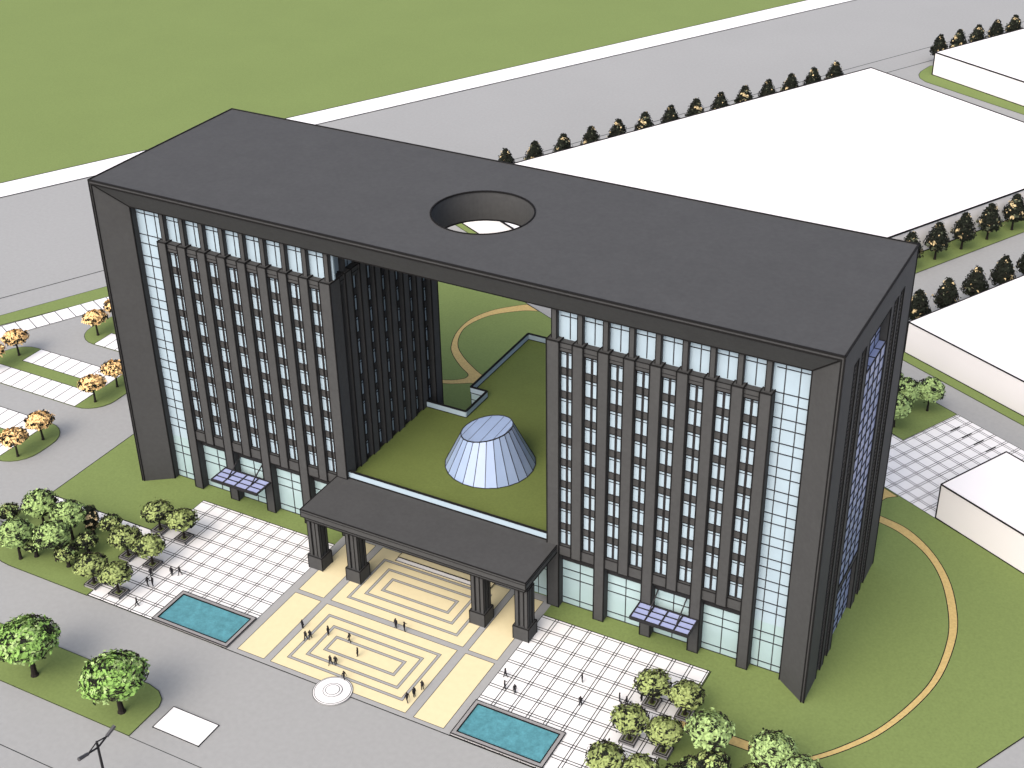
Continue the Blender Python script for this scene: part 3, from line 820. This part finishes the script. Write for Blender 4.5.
def counted(n, total):
    if n == total-1: return 'last'
    return ordn[n]
# dark conical trees in rows
for k in range(14):
    x, y = -6.3+3.97*k, 137.7+7.66*k
    plant('conifer', 'dark_conical_tree', x, y, f'{counted(k,14)} dark conical tree from the left behind the largest white block', group='dark trees behind the largest white block')
for k in range(5):
    plant('conifer', 'dark_conical_tree', 65.5+3.97*k, 275.8+7.66*k, f'{counted(k,5)} dark conical tree from the left behind the top right white block', group='dark trees behind the top right white block')
for k in range(6):
    plant('conifer', 'dark_conical_tree', 93.3+3.98*k, 135.2+7.66*k, f'{counted(k,6)} dark tree from the tower, on the grass strip before the largest block', group='dark trees on the grass strip before the largest block')
for k in range(5):
    plant('conifer', 'dark_conical_tree', 101.5+3.95*k, 109.6+7.66*k, f'{counted(k,5)} dark tree from the tower, just behind the middle right white block', group='dark trees behind the middle right block')
# orange trees in the car park
for x, y, l in ((-41.54,34.42,'orange tree on the rounded island end by the back parking row'),
                (-41.5,40.3,'orange tree half hidden by the tower edge, beside the back parking row'),
                (-49.49,21.5,'orange tree on the left tip of the middle parking island'),
                (-49.5,15.6,'orange tree cut by the left picture edge on the middle parking island'),
                (-24.49,15.24,'front orange tree on the right end of the middle parking island'),
                (-24.58,21.1,'orange tree touching the tower edge on the right end of the middle parking island'),
                (-23.85,1.66,'right orange tree of the pair on the nearest parking island'),
                (-23.89,-4.16,'left orange tree of the pair on the nearest parking island')):
    plant('orange', 'orange_tree', x, y, l, group='orange trees on the parking islands')
# planters and their trees
def planter_proto():
    t = thing('tree_planter', 'x', 'planter')
    m = MB(); h = 1.05
    for a,b,c,d in ((-h,h,-h,-h+.28),(-h,h,h-.28,h),(-h,-h+.28,-h+.28,h-.28),(h-.28,h,-h+.28,h-.28)): m.box(a,b,c,d,0,.42,0)
    m.boxlines(-h,h,-h,h,0,.42,.08,1); m.boxlines(-h+.28,h-.28,-h+.28,h-.28,0,.42,.06,1,vert=False)
    s = .62
    for a,b,c,d in ((-s,s,-s,-s+.14),(-s,s,s-.14,s),(-s,-s+.14,-s+.14,s-.14),(s-.14,s,-s+.14,s-.14)): m.box(a,b,c,d,0,.36,0)
    m.boxlines(-s,s,-s,s,0,.36,.06,1,vert=False)
    m.build('planter_box', ['poolrim','joint'], t)
    q = MB(); q.quad([(-h+.1,-h+.1,.3),(h-.1,-h+.1,.3),(h-.1,h-.1,.3),(-h+.1,h-.1,.3)]); q.build('soil', ['roofgrass'], t)
    return t
pp = None
side = {0:'left', 1:'right'}
for sd, (xa, xb) in enumerate(((11.9,16.68),(96.43,101.2))):
    for r, y in enumerate((-9.45,-16.8,-24.25)):
        for c, x in enumerate((xa, xb)):
            rn = ('back','middle','front')[r]; cn = ('left','right')[c]
            lab = f'square grey planter, {cn} one of the {rn} pair, {side[sd]} side of plaza'
            if pp is None: pp = planter_proto(); pp.location = (x,y,.12); t = pp
            else: t = dup(pp, (x,y,.12))
            tag(t, lab, 'planter', 'square tree planters on the plaza')
            plant('planter', 'planter_tree', x, y, f'olive-green tree in {cn} planter of the {rn} pair, {side[sd]} side of plaza', group='trees in the square planters', z=.4)
# grove at the left
for kind, x, y, sc, l in (
    ('grove',-2.59,-24.67,1.0,'bright green tree at the front left corner of the grove, cut by the picture edge'),
    ('grove',2.71,-22.46,1.0,'bright green tree at the front of the grove behind a small dark bush'),
    ('grove',1.10,-17.38,1.02,'bright green tree at the back of the grove near the white path'),
    ('grove',-4.9,-17.2,.98,'bright green tree at the back left of the grove beside the road'),
    ('bush',-.84,-23.13,1.25,'thick dark-trunked bushy tree standing among the green trees of the grove'),
    ('bush',5.34,-22.72,1.0,'dark speckled small tree at the front edge of the grove'),
    ('bush',6.02,-19.16,1.0,'dark speckled round small tree in the middle of the grove lawn'),
    ('bush',6.21,-13.9,.9,'dark small round tree beside the white path, right of the grove'),
    ('bush',-10.4,-18.9,.85,'dark small tree at the far left rear of the grove'),
    ('bush',-11.0,-22.5,.85,'dark small tree at the left picture edge behind the grove'),
    ('slim',3.09,-14.85,1.0,'slim blackish tree with pale flecks at the white path behind the grove')):
    plant(kind, {'grove':'grove_tree','bush':'small_dark_tree','slim':'slim_dark_tree'}[kind], x, y, l, group='trees of the grove beside the plaza')
plant('big', 'broad_tree', 18.26, -42.82, 'large bright green tree at the left picture edge on the road median', group='large trees on the road median')
plant('big', 'broad_tree', 33.83, -42.80, 'large bright green tree near the rounded tip of the road median', group='large trees on the road median')
# right front corner
for kind, x, y, sc, l in (
    ('umbrella',106.91,-15.57,1.0,'tall pale green tree right of the planters at the bottom edge'),
    ('umbrella',115.2,-15.2,.98,'pale green domed tree standing where the sand paths meet'),
    ('umbrella',119.2,-17.4,.98,'pale green tree at the bottom edge whose top just shows, below the path junction'),
    ('bush',108.6,-18.7,1.25,'tall dark speckled shrub below the pale green tree at the bottom edge'),
    ('bush',106.3,-19.8,1.0,'low dark shrub at the bottom edge, left of the tall shrub'),
    ('bush',113.6,-17.6,1.0,'low dark shrub at the bottom edge between two pale trees'),
    ('bush',105.0,-22.2,1.0,'dark shrub farthest left by the right front planters at the bottom edge')):
    plant(kind, {'umbrella':'pale_tree','bush':'small_dark_tree'}[kind], x, y, l, group='trees at the lower right of the lawn', sc=sc)
for x, y, l in ((111.15,80.73,'pale green tree fully in view on the lawn behind the tower, by the tiles'),
                (107.4,78.82,'pale green tree half hidden by the tower on the lawn behind it'),
                (107.2,72.73,'pale green tree lowest beside the tower edge, on the lawn behind'),
                (103.6,81.5,'pale green tree almost hidden by the tower, near the road behind')):
    plant('pale', 'pale_tree', x, y, l, group='trees on the lawn behind the right tower')

# ================================================================== PEOPLE
def person_mesh(pose):
    """one continuous skinned body; returns mesh"""
    lead = {'stand': (.0,.0), 'walk': (.24,-.24), 'talk': (.05,-.06)}[pose]
    J = {}; E = []; Rr = {}
    def j(n, p, r): J[n] = p; Rr[n] = r
    j('pelvis',(0,0,.95),(.15,.11)); j('waist',(0,0,1.1),(.135,.10)); j('chest',(0,.01,1.32),(.17,.12)); j('neck',(0,.0,1.47),(.055,.055))
    j('jaw',(0,-.02,1.55),(.075,.085)); j('head',(0,-.01,1.64),(.085,.10)); j('crownpt',(0,0,1.72),(.05,.06))
    E += [('pelvis','waist'),('waist','chest'),('chest','neck'),('neck','jaw'),('jaw','head'),('head','crownpt')]
    for s, sg, ld in (('l',-1,lead[0]),('r',1,lead[1])):
        j(s+'hip',(sg*.10,0,.88),(.10,.10)); j(s+'knee',(sg*.11,-ld*.55-.02,.5),(.062,.062)); j(s+'ank',(sg*.11,-ld*1.05+(.05 if ld<0 else 0),.09),(.042,.045)); 
        a = J[s+'ank']; j(s+'toe',(a[0]+sg*.03,a[1]-.17,.035),(.04,.03))
        E += [('pelvis',s+'hip'),(s+'hip',s+'knee'),(s+'knee',s+'ank'),(s+'ank',s+'toe')]
        j(s+'sho',(sg*.19,0,1.40),(.062,.062))
        if pose == 'talk' and sg > 0: el, wr, hd = (sg*.27,-.08,1.17), (sg*.18,-.30,1.22), (sg*.15,-.37,1.27)
        else: el, wr, hd = (sg*.27,ld*.35+.02,1.12), (sg*.28,ld*.7-.05,.88), (sg*.28,ld*.8-.07,.79)
        j(s+'elb',el,(.045,.045)); j(s+'wri',wr,(.033,.033)); j(s+'hand',hd,(.038,.025))
        E += [('chest',s+'sho'),(s+'sho',s+'elb'),(s+'elb',s+'wri'),(s+'wri',s+'hand')]
        w = Vector(wr); h = Vector(hd); d = (h-w).normalized()
        for k in range(4):
            f = h+Vector((0,(k-1.5)*.018,0))+d*(.075+.008*(k in (1,2))); nm = s+'f%d' % k; j(nm, tuple(f), (.010,.010)); E.append((s+'hand', nm))
        th = w+d*.05+Vector((-sg*.02,-.055,0)); j(s+'th', tuple(th), (.011,.011)); E.append((s+'wri', s+'th'))
    j('nose',(0,-.125,1.61),(.014,.014)); E.append(('head','nose'))
    names = list(J); idx = {n: i for i, n in enumerate(names)}
    me = bpy.data.meshes.new('person_cage'); me.from_pydata([J[n] for n in names], [(idx[a], idx[b]) for a, b in E], [])
    ob = bpy.data.objects.new('person_cage', me); COL.objects.link(ob)
    sk = ob.modifiers.new('skin', 'SKIN'); sk.use_smooth_shade = True
    for n in names: me.skin_vertices[0].data[idx[n]].radius = (Rr[n][0]*1.4, Rr[n][1]*1.35)
    me.skin_vertices[0].data[idx['pelvis']].use_root = True
    sb = ob.modifiers.new('sub', 'SUBSURF'); sb.levels = 1; sb.render_levels = 1
    dg = bpy.context.evaluated_depsgraph_get(); out = bpy.data.meshes.new_from_object(ob.evaluated_get(dg))
    bpy.data.objects.remove(ob)
    out.name = 'person_body'; out.materials.clear(); out.materials.append(M['cloth']); out.materials.append(M['skin'])
    for p in out.polygons:
        c = p.center; p.use_smooth = True
        p.material_index = 1 if (c.z > 1.47 or (abs(c.x) > .22 and c.z < .86) ) else 0
    return out
def hair_mesh():
    m = MB(); n = 10; R1 = 5
    for j in range(R1+1):
        ph = math.pi/2*j/R1
        for i in range(n):
            a = 2*math.pi*i/n; dr = .112*math.sin(ph)+.001
            z = 1.635+.125*math.cos(ph)-(.08*j/R1 if math.sin(a) > -.3 else 0)
            m.v.append((dr*.92*math.cos(a), .012+dr*1.1*math.sin(a), z))
    for j in range(R1):
        for i in range(n):
            a, b = j*n+i, j*n+(i+1) % n; m.f.append((a, a+n, b+n, b)); m.m.append(0)
    return m
poses = {p: person_mesh(p) for p in ('stand','walk','talk')}
hair0 = hair_mesh().build('hair', ['hair'], smooth=True); hm = hair0.data; bpy.data.objects.remove(hair0)
def put_person(x, y, rz, pose, label, sc):
    t = thing('person', label, 'person', (x,y,.125), rz, 'people walking on the plaza'); t.scale = (sc,)*3
    b = bpy.data.objects.new('body', poses[pose]); COL.objects.link(b); b.parent = t
    h = bpy.data.objects.new('hair', hm); COL.objects.link(h); h.parent = t
PEOPLE = [
 (18.27,-18.95,'stand','person in black beside the right planter of the middle pair, left plaza'),
 (20.0,-20.6,'talk','right one of two people in black close together on the left plaza tiles'),
 (19.3,-20.9,'walk','left one of two people in black close together on the left plaza tiles'),
 (20.85,-17.3,'stand','left one of two people in black side by side right of the middle planters'),
 (21.95,-16.75,'walk','right one of two people in black side by side right of the middle planters'),
 (21.0,-25.2,'walk','lone slim person in black near the front edge of the left plaza tiles'),
 (45.57,-18.23,'stand','person in black on the grey band at the left edge of the ring pattern'),
 (47.9,-19.6,'walk','right one of a close pair at the outer left ring of the front pattern'),
 (47.4,-20.0,'walk','left one of a close pair at the outer left ring of the front pattern'),
 (49.65,-17.7,'stand','person in black inside the middle ring at the left of the front pattern'),
 (53.2,-17.55,'walk','person in black on the back line of the innermost front ring'),
 (55.9,-19.5,'stand','person in black alone at the centre of the innermost front ring'),
 (54.2,-22.4,'talk','right one of the pair on the front line of the middle ring'),
 (53.5,-22.65,'walk','left one of the pair on the front line of the middle ring'),
 (56.9,-24.3,'walk','person in black right behind the white round disc'),
 (57.44,-12.0,'stand','left one of two people on the grey band between the ring patterns'),
 (58.93,-12.05,'talk','right one of two people on the grey band between the ring patterns'),
 (67.5,-21.1,'talk','rear one of three people in a line at the right of the front pattern'),
 (67.2,-22.7,'stand','middle one of three people in a line at the right of the front pattern'),
 (66.9,-24.0,'walk','front one of three people in a line at the right of the front pattern'),
 (76.4,-13.8,'walk','slim person in black at the left edge of the right plaza tiles'),
 (77.44,-15.9,'talk','left one of two people above the right pool'),
 (79.02,-15.95,'stand','right one of two people above the right pool'),
 (86.23,-9.9,'stand','lone person in black in the middle of the right plaza tiles'),
 (87.98,-14.0,'talk','lone person in black toward the front of the right plaza tiles'),
 (92.36,-11.0,'stand','left one of the three people left of the right planters'),
 (93.5,-11.2,'walk','right one of the three people left of the right planters'),
 (93.3,-12.6,'talk','front one of the three people left of the right planters'),
 (95.0,-9.6,'stand','person in black partly behind the tree of the back left planter on the right'),
]
rp = random.Random(5)
for x, y, ps, l in PEOPLE: put_person(x, y, rp.uniform(0,6.28), ps, l, rp.uniform(.93,1.0))

# ================================================================== CAMERA, LIGHT, WORLD
cam = bpy.data.cameras.new('camera'); co = bpy.data.objects.new('camera', cam); COL.objects.link(co)
Rm = ((0.8917,0.4526,0.0),(-.2291,.4513,.8625),(-.3904,.7691,-.5062))
yaw, pitch = -.4697, .5307
f = Vector((math.sin(yaw)*math.cos(pitch), math.cos(yaw)*math.cos(pitch), -math.sin(pitch)))
rgt = Vector((math.cos(yaw), -math.sin(yaw), 0)); upv = rgt.cross(f)
co.matrix_world = Matrix(((rgt.x,upv.x,-f.x,147.829),(rgt.y,upv.y,-f.y,-139.208),(rgt.z,upv.z,-f.z,134.922),(0,0,0,1)))
cam.sensor_width = 36; cam.lens = 1398.038/1024*36
cam.shift_x = -(555.895-512)/1024; cam.shift_y = (362.751-384)/1024
cam.clip_start = 1; cam.clip_end = 5000
scene.camera = co

AZ, EL = rad(186), rad(46)          # compass bearing of the sun (0 = +Y, clockwise) and its height
sd = Vector((math.sin(AZ)*math.cos(EL), math.cos(AZ)*math.cos(EL), math.sin(EL)))
L = bpy.data.lights.new('sun', 'SUN'); L.energy = .85; L.angle = rad(110); L.color = (1.0,.975,.945)
lo = bpy.data.objects.new('sun', L); COL.objects.link(lo)
lo.rotation_euler = sd.to_track_quat('Z','Y').to_euler()
w = bpy.data.worlds.new('World'); scene.world = w; w.use_nodes = True
nt = w.node_tree; bg = nt.nodes['Background']
sky = nt.nodes.new('ShaderNodeTexSky'); sky.sky_type = 'NISHITA'; sky.sun_disc = False
sky.sun_elevation = EL; sky.sun_rotation = AZ
sky.air_density = .45; sky.dust_density = 4.5; sky.ozone_density = 0.0
nt.links.new(sky.outputs[0], bg.inputs[0]); bg.inputs[1].default_value = .15
scene.view_settings.view_transform = 'Standard'; scene.view_settings.look = 'None'
scene.view_settings.exposure = 1.64; scene.view_settings.gamma = 1
scene.view_settings.use_curve_mapping = False
